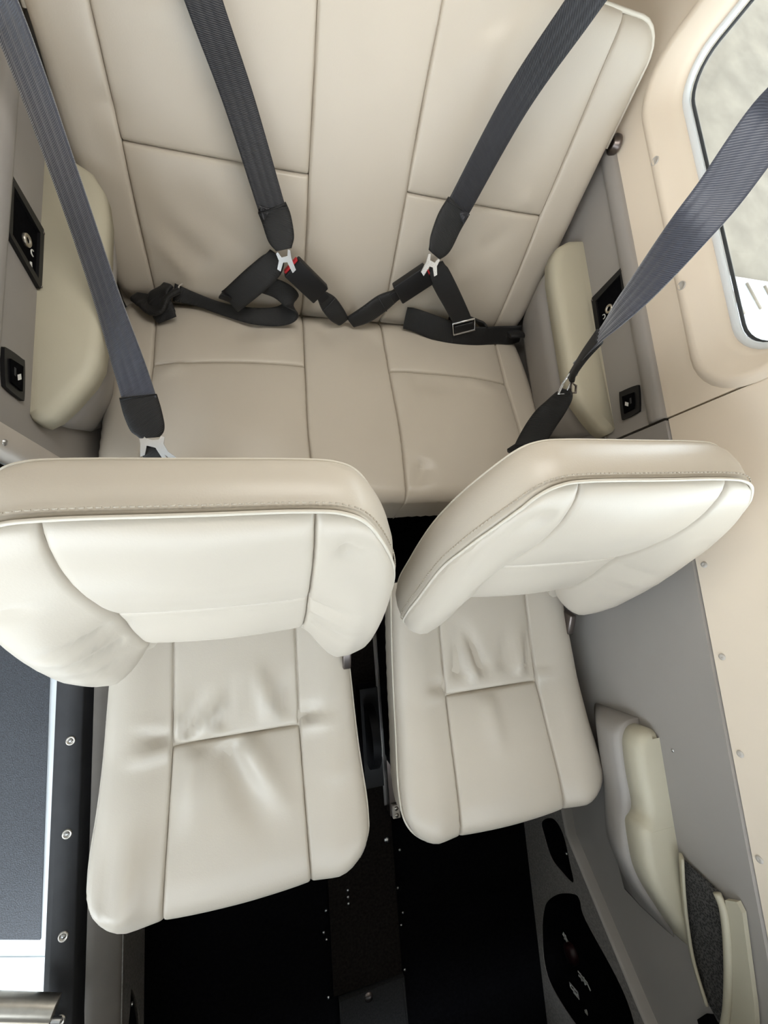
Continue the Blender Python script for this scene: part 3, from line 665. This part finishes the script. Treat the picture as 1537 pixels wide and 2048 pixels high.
    for s in (-1, 1):
        out = [(s*a, b) for a, b in half[2:11]][::-1]           # bottom side up to the top corner
        out = [(s*.194, -.436)]+out
        inn = [(s*.114, -.374), (s*.117, -.28), (s*.117, -.20), (s*.113, -.10), (s*.111, .0118)]
        Bt = [(s*.194, -.436), (s*.164, -.442), (s*.137, -.420), (s*.114, -.374)]; Tt = [(s*.140, .0085), (s*.111, .0118)]
        if s > 0: Bt, Tt, L_, R_, kin = Bt[::-1], Tt[::-1], inn, out, dict(B='edge', T='seam', L='seam', R='edge')
        else: L_, R_, kin = out, inn, dict(B='edge', T='seam', L='edge', R='seam')
        panel('side_bolster', back, M['leather'], Bt, Tt, L_, R_, kin, bp, face, edge_r=rr, edge_skirt=.03, pillow=.005, bolt=.018)
    panel('upper_panel', back, M['leather'], [(-.117, -.205), (.117, -.205)], [(-.111, .0118), (-.05, .0128), (0, .013), (.05, .0128), (.111, .0118)], [(-.117, -.205), (-.113, -.10), (-.111, .0118)], [(.117, -.205), (.113, -.10), (.111, .0118)], dict(B='seam', T='seam', L='seam', R='seam'), bp, face)
    panel('lumbar_panel', back, M['leather'], [(-.114, -.374), (.114, -.374)], [(-.117, -.205), (.117, -.205)], [(-.114, -.374), (-.117, -.28), (-.117, -.205)], [(.114, -.374), (.117, -.28), (.117, -.205)], dict(B='tuck', T='seam', L='seam', R='seam'), bp, face)
    # perimeter band from the stitched seam to the rear edge
    H = cat_rom(half[:13], 6); O = np.concatenate([np.stack([-H[:, 0], H[:, 1]], 1)[::-1][:-1], H])
    tan = np.gradient(O, axis=0); nrm = np.stack([-tan[:, 1], tan[:, 0]], 1); nrm /= np.linalg.norm(nrm, axis=1)[:, None]
    if nrm[len(nrm)//2][1] < 0: nrm = -nrm
    wf = face(O[:, 0], O[:, 1])
    prof = [(-.004, -.016, 1), (0, -.004, 1), (.0015, -.010, 1), (.004, -.022, 0), (.007, -.040, 0), (.006, -.060, 0), (.0, -.073, 0), (-.010, -.080, 0), (-.016, -.0815, 0)]
    drop = rr(O[:, 0], O[:, 1])
    v = []; q = len(prof); v3 = []
    for i in range(len(O)):
        for off, wd, fo in prof:
            ww = (wf[i]-drop[i]+.003)*(1 if fo else .35)+wd
            pq = O[i]+nrm[i]*off; v3.append(bp(np.array(pq[0]), np.array(pq[1]), np.array(ww)))
    f = [(i*q+k, i*q+k+1, (i+1)*q+k+1, (i+1)*q+k) for i in range(len(O)-1) for k in range(q-1)]
    MB().add(v3, f).build('edge_band', M['leather'], back)
    rear = [O[i]+nrm[i]*-.014 for i in range(len(O))]
    MB().prism([tuple(p) for p in rear], lambda u, v, d: tuple(bp(np.array(u), np.array(v), np.array(d))), -.083, -.078).build('rear_panel', M['leather'], back)
    e = [(O[i]+nrm[i]*.0012, wf[i]-drop[i]-.0035) for i in range(len(O))]
    MB().tube([bp(np.array(a[0]), np.array(a[1]), np.array(w_+.004)) for a, w_ in e], .0022, 6).build('piping', M['piping'], back)
    MB().tube([bp(*[np.array(x) for x in (O[i][0]-nrm[i][0]*.0006, O[i][1]-nrm[i][1]*.0006, -.0735+(.35*(wf[i]-drop[i])))]) for i in range(len(O))], .0016, 6).build('piping', M['piping'], back)
    # twin-needle stitching
    st = MB(); Ld = np.concatenate([[0], np.cumsum(np.linalg.norm(np.diff(O, axis=0), axis=1))]); s_ = .0
    while s_ < Ld[-1]-.006:
        ps = []
        for q_ in (s_, s_+.0042):
            a = np.array([np.interp(q_, Ld, O[:, 0]), np.interp(q_, Ld, O[:, 1])]); nn = np.array([np.interp(q_, Ld, nrm[:, 0]), np.interp(q_, Ld, nrm[:, 1])])
            wv = np.interp(q_, Ld, wf-drop); wv = .7*wv+.002
            pq = a+nn*.0050; ps.append(bp(np.array(pq[0]), np.array(pq[1]), np.array(wv-.0135)))
        st.tube(ps, .0009, 5); s_ += .0062
    tag(st.build('stitching', M['stitch'], back), None, None, None, 'stuff')
    # recliner hinge
    MB().obox((cx+.205, ys0-.775, .335), (.008, 0, 0), (0, .022, .01), (0, -.012, .03), .003).build('recliner_hinge', M['bolt'], seat)
    return seat
WL = [(-.105, -.885, -.08, -.80, .008, .0035), (-.085, -.885, -.045, -.80, .008, -.0035), (-.062, -.885, -.01, -.81, .009, .0035), (-.03, -.88, .0, -.78, .010, -.003), (.06, -.87, .03, -.76, .012, .004), (.08, -.87, .10, -.78, .012, -.003),
      (-.112, -.89, -.17, -.86, .010, -.005), (-.115, -.90, -.19, -.91, .010, .004), (-.112, -.89, -.17, -.84, .007, .003), (.112, -.89, .16, -.86, .009, -.004), (.115, -.90, .19, -.895, .008, .003),
      (-.07, -.92, -.09, -1.05, .018, .004), (-.02, -.92, .05, -1.08, .02, -.005), (.02, -.92, .10, -1.06, .018, .004), (-.17, -1.12, -.15, -1.0, .02, .005), (-.20, -1.1, -.19, -.98, .015, -.003), (.17, -.98, .19, -.99, .02, .002)]
WR = [(-.08, -.86, -.06, -.74, .010, -.005), (-.04, -.87, -.075, -.76, .009, .004), (-.02, -.86, -.055, -.74, .010, -.005), (.07, -.87, .09, -.77, .010, .004), (.09, -.87, .105, -.77, .008, -.004), (.03, -.86, .06, -.77, .012, -.003),
      (-.112, -.885, -.16, -.87, .010, -.004), (-.115, -.89, -.17, -.90, .008, .003), (.112, -.89, .15, -.88, .008, .003), (-.02, -.92, -.01, -1.05, .02, .003)]
WB = [(-.13, -.22, -.22, -.20, .007, -.004), (-.14, -.25, -.22, -.23, .006, .003), (-.13, -.28, -.21, -.26, .008, -.004), (-.15, -.33, -.21, -.31, .008, -.003), (-.16, -.10, -.21, -.115, .006, -.003), (.12, -.21, .19, -.19, .007, -.004), (.12, -.24, .2, -.225, .007, .003), (.13, -.29, .20, -.27, .008, -.003), (.14, -.03, .18, -.06, .008, -.005)]
WL = [q[:5]+(q[5]*1.6,) for q in WL]; WR = [q[:5]+(q[5]*1.5,) for q in WR]
front_seat('front_seat', 'pale leather front seat beside the open door, puckered cushion', -.258, -.8985, -.586, .806, 24.5, 0, WL, WB)
front_seat('front_seat', 'pale leather front seat beside the grey door panel, leaning seat back', .263, -.8885, -.563, .813, 24.5, 0, WR, [(-a, b, -c, d, e, f*.7) for a, b, c, d, e, f in WB])
# floor hardware between the seats
tw = empty('trim_wheel', (.045, -1.04, 0), 'dark ridged wheel with white marks between the front seats', 'wheel')
MB().cyl((.030, -1.03, .085), (.050, -1.03, .085), .075, n=36).build('wheel', M['black'], tw)
MB().box(.022, .070, -1.16, -.92, .012, .07).build('housing', M['black'], tw)
for k, a in enumerate((35, 45, 52, 60, 68)):
    MB().obox((.0525, -1.03-.066*math.sin(math.radians(a-45)), .085+.066*math.cos(math.radians(a-45))), (.0015, 0, 0), (0, .004, 0), (0, 0, .002)).build('index_mark', M['white'], tw)
rl = empty('seat_rail', (.10, -1.15, 0), 'bare metal seat rail beside the right front seat', 'rail')
MB().box(.086, .102, -1.245, -.62, .012, .05).build('rail', M['bolt'], rl)
MB().box(.080, .108, -1.235, -.62, .008, .014).build('rail_foot', M['metal'], rl)
MB().obox((.100, -1.232, .055), (.010, 0, 0), (0, .016, 0), (0, 0, .006), .002).build('stop_block', M['jamb'], rl)
for y in (-1.224, -1.24): MB().lathe((.100, y, .061), (0, 0, 1), [(.005, 0), (.0045, .002), (.0005, .0025)], 12).build('stop_screw', M['brass'], rl)

# ================================================================== SEAT BELTS
V = np.array
def plate(c, ux, uy, shape, holes, th, m, name, parent):
    c, ux, uy = V(c), V(ux)/np.linalg.norm(ux), V(uy, float); uy = uy-ux*np.dot(uy, ux); uy /= np.linalg.norm(uy); un = np.cross(ux, uy)
    return MB().prism(shape, lambda u, v, d: tuple(c+ux*u+uy*v+un*d), -th/2, th/2, holes).build(name, m, parent)
nb = V([0, -math.cos(A_), math.sin(A_)])
def side_for(p0, p1, n): s = np.cross(V(p1)-V(p0), n); return s/np.linalg.norm(s)
def shoulder(name, label, path, end, m, sides, esides, wid=.050):
    b = empty(name, path[-1], label, 'seat belt', 'shoulder harness straps')
    ribbon(path, sides, wid, m, 'webbing', b)
    e = ribbon(end, esides, [.055, .056, .050, .030], M['webblack'], 'sewn_end', b, 8, .0046, False)
    s0 = V(end[0])+(V(end[1])-V(end[0]))*.08
    sd = V(esides[0])/np.linalg.norm(esides[0])
    d0 = (V(end[1])-V(end[0])); d0 = d0/np.linalg.norm(d0); nn = np.cross(d0, sd)
    MB().tube([s0-sd*.0265+nn*.0042, s0+nn*.0050, s0+sd*.0265+nn*.0042], .0012, 6).build('stitch_bar', M['black'], e)
    MB().tube([s0-sd*.0265-nn*.004, s0-nn*.0045, s0+sd*.0265-nn*.004], .0012, 6).build('stitch_bar', M['black'], e)
    return b
# rear pair
pL = [(-.43, .33, 1.20), (-.286, .205, .790), (-.252, .160, .712), (-.213, .122, .623), (-.171, .056, .524), (-.1655, .048, .5135)]
eL = [(-.167, .050, .516), (-.159, .040, .502), (-.151, .016, .484), (-.146, .003, .473)]
sd = side_for(pL[1], pL[4], nb)
rb1 = shoulder('shoulder_belt', 'black shoulder strap on the rear bench back, towards the open door side', pL, eL, M['web'], [sd]*6, [sd]*4)
pR = [(.40, .26, 1.20), (.295, .160, .940), (.256, .132, .839), (.220, .112, .721), (.179, .052, .584), (.174, .046, .578)]
eR = [(.177, .050, .582), (.164, .031, .562), (.152, .003, .540), (.143, -.011, .527)]
sd2 = side_for(pR[1], pR[4], nb)
rb2 = shoulder('shoulder_belt', 'black shoulder strap on the rear bench back, towards the rear window', pR, eR, M['web'], [sd2]*6, [sd2]*4)
# front pair
pF = [(-.512, .20, .98), (-.497, .122, .79), (-.472, .056, .707), (-.445, -.057, .623), (-.416, -.188, .547), (-.398, -.274, .496), (-.388, -.318, .481)]
eF = [(-.390, -.312, .483), (-.385, -.338, .474), (-.380, -.362, .464), (-.379, -.374, .458)]
f1 = shoulder('shoulder_belt', 'slate grey shiny strap crossing the left side arm rest', pF, eF, M['webblue'], [(.88, -.45, .15), (.91, -.36, .19), (.85, -.17, .5), (.81, -.18, .56), (.85, -.11, .51), (.98, .12, .17), (.97, .23, -.02)], [(1, .28, -.12)]*4)
pG = [(.44, .03, 1.19), (.31, -.197, 1.031), (.299, -.223, .971), (.293, -.251, .923), (.285, -.269, .891), (.291, -.285, .822), (.297, -.292, .770), (.307, -.294, .730), (.317, -.301, .680), (.321, -.310, .650)]
gs_ = [(.68, -.64, .36), (.68, -.66, .32), (.69, -.69, .23), (.62, -.72, .3), (.47, -.84, .27), (.13, -.97, .2), (-.12, -.99, .08), (-.34, -.94, .02), (-.49, -.87, .09), (-.24, -.94, .25)]
f2 = empty('shoulder_belt', pG[-1], 'slate grey ribbed strap hanging in front of the rear window, twisted at its end', 'seat belt', 'shoulder harness straps')
ribbon(pG, gs_, [.050, .050, .050, .050, .049, .046, .040, .030, .026, .030], M['webblue'], 'webbing', f2)
ribbon([(.309, -.295, .722), (.317, -.301, .680), (.322, -.311, .648), (.325, -.318, .634)], gs_[-4:], [.028, .028, .034, .024], M['webblack'], 'sewn_end', f2, 8, .005, False)
# links
yshape = [(-.016, .012), (-.010, .006), (.0, .004), (.010, .006), (.014, .013), (.019, .011), (.018, .0), (.026, -.012), (.043, -.022), (.043, -.033), (.034, -.036), (.016, -.022), (.006, -.008), (-.008, -.006), (-.010, -.022), (-.017, -.026), (-.018, -.004), (-.021, .010)]
plate((-.374, -.384, .462), (.95, -.15, .1), (-.05, .9, .25), yshape, [[(.020, -.017), (.036, -.027), (.038, -.031), (.024, -.022)]], .003, M['chrome'], 'link_plate', f1)
rS = [(-.010, .016), (-.006, .006), (.006, .006), (.010, .016), (.014, .014), (.012, .0), (.014, -.020), (.006, -.024), (.002, -.004), (-.006, -.003), (-.016, -.016), (-.021, -.011), (-.013, .002), (-.014, .014)]
plate((-.143, -.009, .461), tuple(-sd*-1 if sd[0] > 0 else -sd), tuple(V(eL[0])-V(eL[3])), rS, [], .003, M['chrome'], 'link_plate', rb1)
rS2 = [(-a, b) for a, b in rS][::-1]
plate((.140, -.022, .513), tuple(sd2 if sd2[0] > 0 else -sd2), tuple(V(eR[0])-V(eR[3])), rS2, [], .003, M['chrome'], 'link_plate', rb2)
MB().tube([(.321, -.312, .636), (.332, -.318, .628), (.330, -.336, .612), (.318, -.334, .606), (.318, -.320, .622)], .0024, 8, True).build('link_plate', M['chrome'], f2)
MB().tube([(.330, -.322, .628), (.342, -.326, .624), (.345, -.336, .617), (.335, -.336, .616)], .0022, 8, True).build('clip_loop', M['bolt'], f2)
# front straps below the links
fl1 = empty('lap_belt', (-.38, -.43, .44), 'black folded strap end behind the left front seat back', 'seat belt')
ribbon([(-.378, -.386, .452), (-.374, -.402, .448), (-.366, -.440, .425), (-.36, -.48, .38), (-.36, -.5, .30)], [(1, -.2, 0)]*5, [.024, .036, .046, .046, .046], M['webblack'], 'webbing', fl1, 8, .004, False)
fl2 = empty('lap_belt', (.31, -.40, .5), 'black strap with square adjuster between arm rest and right front seat back', 'seat belt')
ribbon([(.328, -.330, .615), (.3285, -.339, .606), (.324, -.352, .583), (.317, -.367, .557), (.309, -.394, .525), (.297, -.434, .49), (.29, -.47, .44)], [(.36, -.65, .67), (.37, -.79, .5), (.39, -.84, .39), (.58, -.72, .38), (.69, -.61, .4), (.74, -.57, .35), (.73, -.6, .33)], [.022, .034, .044, .050, .052, .050, .050], M['webblack'], 'webbing', fl2, 8, .003, False)
MB().obox((.304, -.400, .515), (.028, .016, .006), (-.004, .012, -.016), (-.002, .003, .003), .002).build('adjuster', M['black'], fl2)
# buckles on the bench: body, red release, sleeve
def bkp(u, v, w_): return bk(V(float(u)), V(float(v)), V(float(w_)))
def buckle(label, top, bot, root, flip):
    c = (V(top)+V(bot))/2; ax = V(top)-V(bot); L = np.linalg.norm(ax)/2; ax /= (2*L)
    nrm = nb - ax*np.dot(nb, ax); nrm /= np.linalg.norm(nrm); sd_ = np.cross(ax, nrm)
    b = empty('buckle', tuple(root), label, 'buckle', 'lap belt buckles on the bench')
    o = MB().obox(c, ax*L, sd_*.0235, nrm*.0105, .003).build('buckle_body', M['black'], b)
    MB().obox(c+ax*(L+.0008)-nrm*.002*0, ax*.003, sd_*.0185, nrm*.0062, .001).build('release_button', M['red'], b)
    MB().obox(c-ax*(L+.006), ax*.010, sd_*.012, nrm*.006, .002).build('buckle_neck', M['black'], b)
    p0 = V(bot)-ax*.006
    ribbon([tuple(p0), tuple(p0*.72+V(root)*.28), tuple(p0*.35+V(root)*.65+nb*.006), tuple(root)], [sd_]*4, [.026, .040, .040, .030], M['webblack'], 'sleeve', b, 8, .006, False)
    MB().tube([p0*.72+V(root)*.28-sd_*.02+nrm*.005, p0*.72+V(root)*.28+nrm*.0075, p0*.72+V(root)*.28+sd_*.02+nrm*.005], .0012, 6).build('sleeve_hem', M['rubber'], b)
    return b
buckle('black seat belt buckle whose red release faces the left strap', bkp(-.130, .131, .055), bkp(-.066, .078, .052), bkp(-.005, .010, .030), False)
buckle('black seat belt buckle whose red release faces the right strap', bkp(.166, .149, .052), bkp(.106, .097, .052), bkp(.014, .010, .032), True)
# lap straps on the bench
def cup(u, d, w_): return cu(V(float(u)), V(float(d)), V(float(w_)))
l1 = empty('lap_belt', tuple(cup(-.25, .03, 0)), 'crumpled black lap strap on the bench, end heaped near the door side', 'seat belt', 'lap straps on the bench')
T = lambda L: [tuple(p) for p in L]
dirL = V([-.75, -.1, .55])
ribbon(T([bkp(-.158, .150, .055), bkp(-.170, .130, .062), bkp(-.205, .096, .064), bkp(-.245, .056, .060), bkp(-.256, .044, .055)]), [(.7, -.55, -.42)]*5, [.030, .046, .050, .048, .048], M['webblack'], 'webbing', l1, 8, .0035, False)
MB().obox(bkp(-.249, .046, .052), V([.026, .008, -.024])*.95, V([-.004, -.002, -.005]), V([0, -.005, .003]), .002).build('adjuster', M['black'], l1)
ribbon(T([bkp(-.200, .085, .045), bkp(-.155, .075, .045), bkp(-.128, .055, .045), bkp(-.130, .030, .045), cup(-.160, .036, .022), cup(-.215, .040, .022), cup(-.275, .026, .020), cup(-.330, .008, .022), cup(-.372, .006, .034)]),
       [(.22, .52, .83), (.38, .47, .79), (.3, .75, .5), (-.4, .81, .3), (-.14, .9, .4), (.07, .9, .4), (.2, .7, .6), (.2, .7, .6), (.16, .8, .5)], [.034, .040, .044, .046, .040, .034, .026, .026, .036], M['webblack'], 'tail', l1, 8, .003, False)
ribbon(T([cup(-.360, .006, .040), cup(-.385, .020, .036), cup(-.405, .040, .024), cup(-.430, .022, .020), cup(-.450, .012, .018)]), [(.2, -.5, .7), (.2, -.6, .6), (.3, -.7, .4), (.3, -.8, .35), (.2, -.8, .4)], [.040, .054, .056, .046, .030], M['webblack'], 'folded_end', l1, 8, .006, False)
ribbon(T([cup(-.380, .0, .046), cup(-.398, .026, .040), cup(-.392, .052, .022), cup(-.386, .062, .012)]), [(.8, .3, .3)]*4, [.03, .044, .048, .040], M['webblack'], 'folded_end', l1, 8, .005, False)
MB().tube([cup(-.363, .022, .046), cup(-.358, .006, .052), cup(-.352, -.004, .050)], .0014, 6).build('hem', M['plug'], l1)
l2 = empty('lap_belt', tuple(cup(.3, .03, 0)), 'black lap strap with metal adjuster on the bench, beside the grey wall', 'seat belt', 'lap straps on the bench')
ribbon(T([bkp(.178, .172, .052), bkp(.187, .155, .058), bkp(.212, .128, .060), bkp(.243, .096, .058), bkp(.280, .056, .052), bkp(.296, .036, .048)]), [(.85, .1, .35)]*6, [.028, .044, .047, .046, .045, .044], M['webblack'], 'webbing', l2, 8, .0035, False)
adc = bkp(.294, .036, .056); a1, a2 = V([.85, .1, .35])/np.linalg.norm([.85, .1, .35]), V([.55, -.35, -.62]); a2 = a2-a1*np.dot(a1, a2); a2 /= np.linalg.norm(a2)
MB().tube([adc+a1*.027+a2*.014, adc-a1*.027+a2*.014, adc-a1*.027-a2*.016, adc+a1*.027-a2*.016], .0026, 8, True).build('adjuster', M['metal'], l2)
MB().obox(adc, a1*.024, a2*.010, np.cross(a1, a2)*.004, .002).build('adjuster_bar', M['black'], l2)
ribbon(T([cup(.150, .012, .030), cup(.175, .016, .030), cup(.230, .032, .026), cup(.290, .042, .020), cup(.350, .040, .018), cup(.410, .028, .018), cup(.455, .026, .020), cup(.478, .020, .022)]), [(.1, .65, .75)]*8, [.050, .052, .056, .054, .050, .046, .048, .044], M['webblack'], 'webbing', l2, 8, .003, False)
ribbon(T([cup(.270, .0, .030), cup(.310, -.006, .036), cup(.350, .004, .034), cup(.372, .020, .028)]), [(.2, -.6, .6)]*4, [.04, .046, .046, .03], M['webblack'], 'folded_end', l2, 8, .004, False)
ribbon(T([cup(.435, .028, .026), cup(.455, .026, .030), cup(.470, .022, .028)]), [(-.1, -.75, .55)]*3, [.050, .056, .052], M['webblack'], 'folded_end', l2, 8, .006, False)

# ================================================================== WALL FITTINGS
def jack(sx, label):
    o = empty('headset_jack_panel', (sx*.518, -.1, .5), label, 'jack panel', 'headset jack panels')
    P3 = lambda u, v, d: (sx*(.5195-d), u, v)
    out = [(-.068, .5205), (-.155, .5185), (-.163, .523), (-.143, .598), (-.137, .606), (-.062, .611), (-.052, .606), (-.060, .523)]
    inn = [(-.074, .531), (-.150, .529), (-.136, .596), (-.064, .600)]
    MB().prism(out, P3, 0, .0055, [inn]).build('bezel', M['black'], o)
    MB().prism(inn, P3, .0002, .0012).build('recess_plate', M['blackmatte'], o)
    MB().lathe((sx*.5183, -.112, .559), (-sx, 0, 0), [(.0095, 0), (.0095, .003), (.0085, .0042), (.0055, .0042), (.0050, .001), (.0005, .001)], 20).build('jack_socket', M['brass'], o)
    MB().cyl((sx*.5172, -.112, .559), (sx*.5158, -.112, .559), .0045, n=14).build('jack_hole', M['blackmatte'], o)
    a = [(sx*.5176, -.118+.0045*math.sin(t), .541+.0045*math.cos(t)) for t in np.linspace(-1.9, 1.9, 9)]
    MB().tube(a, .0010, 6).build('headset_icon', M['white'], o)
    MB().obox((sx*.5176, -.140, .543), (.0006, 0, 0), (0, .0050, .001), (0, -.0008, .0018)).build('microphone_icon', M['white'], o)
    for y, z in ((-.060, .606), (-.066, .522), (-.157, .519)): MB().lathe((sx*.5142, y, z-.0), (-sx, 0, 0), [(.0022, 0), (.002, .0008), (.0005, .0012)], 8).build('screw', M['bolt'], o)
jack(1, 'black headset jack panel on the grey wall behind the hanging strap')
jack(-1, 'black headset jack panel beside the left arm rest')
def switch(sx, label):
    o = empty('seat_switch', (sx*.518, -.326, .56), label, 'switch', 'small square wall switches')
    P3 = lambda u, v, d: (sx*(.5195-d), u, v)
    pts = [(-.297, .551), (-.305, .593), (-.353, .585), (-.351, .547)]
    MB().prism(cat_rom([(-.300, .549), (-.296, .556), (-.300, .590), (-.307, .595), (-.347, .589), (-.353, .582), (-.354, .551), (-.348, .545)], 4, True).tolist(), P3, 0, .005).build('plate', M['black'], o)
    MB().prism([(-.308, .557), (-.312, .585), (-.343, .580), (-.344, .555)], P3, .005, .0075).build('rocker', M['blackmatte'], o)
    MB().prism([(-.322, .563), (-.327, .570), (-.334, .568), (-.329, .561)], P3, .0076, .0082).build('icon', M['white'], o)
    MB().prism([(-.320, .574), (-.320, .578), (-.331, .577), (-.331, .573)], P3, .0076, .0080).build('icon', M['rubber'], o)
switch(1, 'small square black switch on the grey wall under the rear window')
switch(-1, 'small square black switch near the left door jamb')
